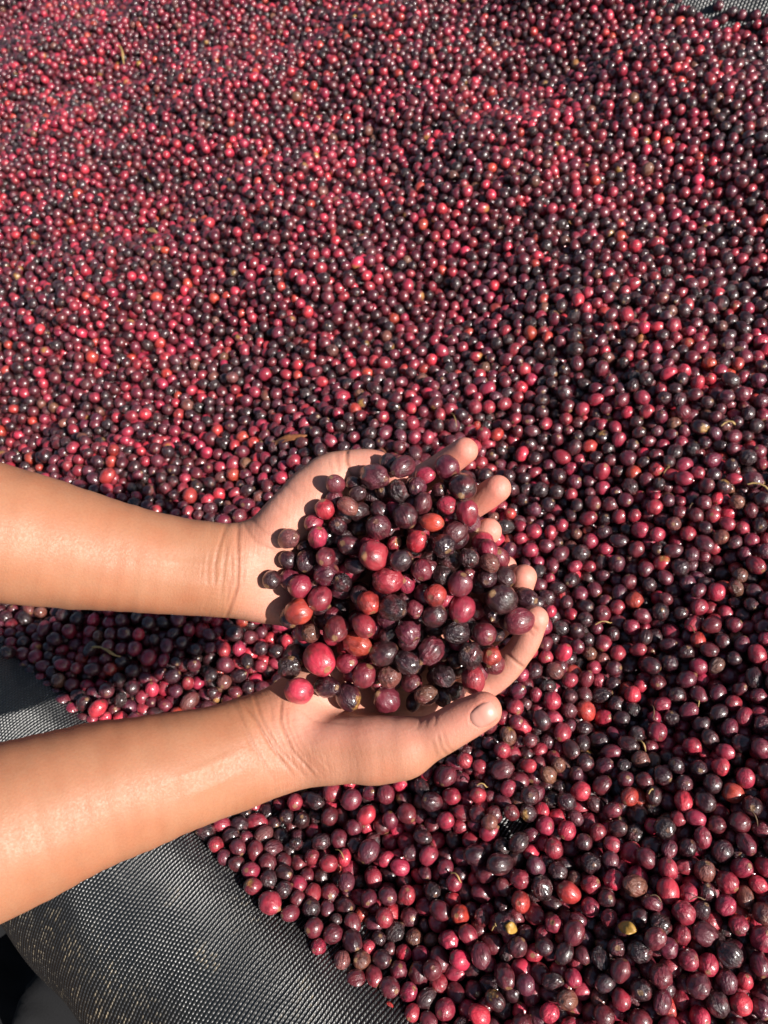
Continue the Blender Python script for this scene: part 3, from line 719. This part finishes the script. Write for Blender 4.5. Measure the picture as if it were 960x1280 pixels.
# ------------------------------------------------------------------ litter among the cherries
def surface(px_, py_):                        # point on top of the cherries under that pixel
    z = .0
    for _ in range(4):
        w = on_plane(px_, py_, z); d2 = (P[:, 0] - w[0]) ** 2 + (P[:, 1] - w[1]) ** 2; nb = d2 < .014 ** 2
        z = (P[nb, 2] + np.sqrt(np.maximum(rad[nb] ** 2 - d2[nb], 0))).max() if nb.any() else 0
    return on_plane(px_, py_, z)
def tube(name, pts, r, mat, label, cat, group=None, sides=6):
    pts = np.array(pts); n = len(pts); V = []
    for i, p in enumerate(pts):
        t = pts[min(i + 1, n - 1)] - pts[max(i - 1, 0)]; t /= np.linalg.norm(t); a = np.cross(t, [0, 0, 1.0]); a /= np.linalg.norm(a) + 1e-9; b = np.cross(t, a)
        rr = r * (1 - .45 * abs(2 * i / (n - 1) - 1) ** 2) * (1 + .25 * math.sin(i * 2.1))
        V += [p + rr * (math.cos(q) * a + math.sin(q) * b) for q in np.linspace(0, 2 * math.pi, sides, endpoint=False)]
    Fc = [[i * sides + j, i * sides + (j + 1) % sides, (i + 1) * sides + (j + 1) % sides, (i + 1) * sides + j] for i in range(n - 1) for j in range(sides)]
    me = mesh_np(name, V, Fc); return tag(obj(name, me, mat), label, cat, group)
def twig(p0, p1, r, mat, label, cat, name, group=None, bend=.003):
    a, b = surface(*p0), surface(*p1); n = 7
    pts = [a + (b - a) * t + np.array([bend * math.sin(t * 5), bend * math.cos(t * 4), .0012 + .003 * math.sin(math.pi * t)]) for t in np.linspace(0, 1, n)]
    return tube(name, pts, r, mat, label, cat, group)
twig((113, 813), (153, 817), .0014, M_STRAW, 'pale dry twig on the cherries between the two forearms', 'twig', 'twig')
twig((938, 608), (966, 616), .0010, M_STRAW, 'thin pale straw stalk among dark cherries far from the arms', 'twig', 'twig')
twig((150, 58), (156, 80), .0022, M_STRAW, 'tan dry stalk on the distant cherries', 'twig', 'twig')
twig((905, 535), (918, 528), .0010, M_STRAW, 'short straw-coloured stalk beside the dark cherries', 'twig', 'twig')
def leaf(p0, p1, w, mat, label, cat, name):
    a, b = surface(*p0), surface(*p1); ax = b - a; L = np.linalg.norm(ax); ax /= L; sd = np.cross([0, 0, 1.0], ax); sd /= np.linalg.norm(sd); n, m = 13, 5
    V = []
    for i in range(n):
        t = i / (n - 1); ww = w * math.sin(math.pi * min(1, t * .96 + .02)) ** .8
        for j in range(m):
            s = j / (m - 1) * 2 - 1
            V.append(a + ax * L * t + sd * ww * s + np.array([0, 0, .001 + .003 * math.sin(math.pi * t) + .12 * ww * s * s + .0008 * math.sin(9 * t + 3 * s)]))
    me = mesh_np(name, V, grid(m, n)); o = tag(obj(name, me, mat), label, cat)
    md = o.modifiers.new('thickness', 'SOLIDIFY'); md.thickness = .0005
leaf((335, 558), (384, 545), .0046, M_LEAF, 'curled orange brown dry leaf lying by the open thumb', 'leaf', 'dry_leaf')
leaf((773, 1158), (795, 1163), .0042, M_YELLOW, 'small yellow husk wedged among dark cherries away from the rim', 'husk', 'yellow_husk')
leaf((632, 1158), (646, 1163), .004, M_YELLOW, 'small yellow husk among cherries below the thumb', 'husk', 'yellow_husk')
leaf((182, 288), (197, 292), .004, M_STRAW, 'small tan leaf scrap on the distant cherries', 'leaf', 'leaf_scrap')

rs = np.random.default_rng(77)
for q in range(26):
    x_, y_ = rs.uniform(320, 950), rs.uniform(420, 1260)
    if covered(x_, y_) or (x_ < 520 and y_ > 1020 + .5 * (x_ - 260)) : continue
    a_ = rs.uniform(0, 6.28); L_ = rs.uniform(9, 20)
    twig((x_, y_), (x_ + L_ * math.cos(a_), y_ + L_ * math.sin(a_)), rs.uniform(.0004, .0007), M_STRAW if q % 3 else M_TWIG, 'short thin dry stalk lying loose on the cherries', 'stalk', 'dry_stalk', 'dry stalks scattered over the cherries', .0015)
# ------------------------------------------------------------------ dark cloth hanging outside the rim
nx, ny = 90, 180
X, Y = np.meshgrid(np.linspace(-.205, -.75, nx), np.linspace(-.25, 1.0, ny)); s = (-.205 - X) / .545
Z = -.14 - .42 * s ** 1.3 + (.034 + .04 * s) * np.sin(Y * 47 + 9 * s + 1.2 * np.sin(Y * 7)) + .018 * np.sin(Y * 61 + 9 * s) * s + .01 * np.sin(X * 50 + Y * 13)
Z = Z + np.array([.016 * mnoise.noise(Vector((a_ * 26, b_ * 26, 0))) + .008 * mnoise.noise(Vector((a_ * 60, b_ * 60, 3))) for a_, b_ in zip(X.ravel(), Y.ravel())]).reshape(X.shape)
me = mesh_np('dark_cloth', np.stack([X.ravel(), Y.ravel(), Z.ravel()], 1), grid(nx, ny))
o = tag(obj('dark_cloth', me, M_CLOTH), 'folded dark grey cloth hanging below the outer side of the net rim', 'cloth')
md = o.modifiers.new('thickness', 'SOLIDIFY'); md.thickness = .003
print('done', time.time() - T0)
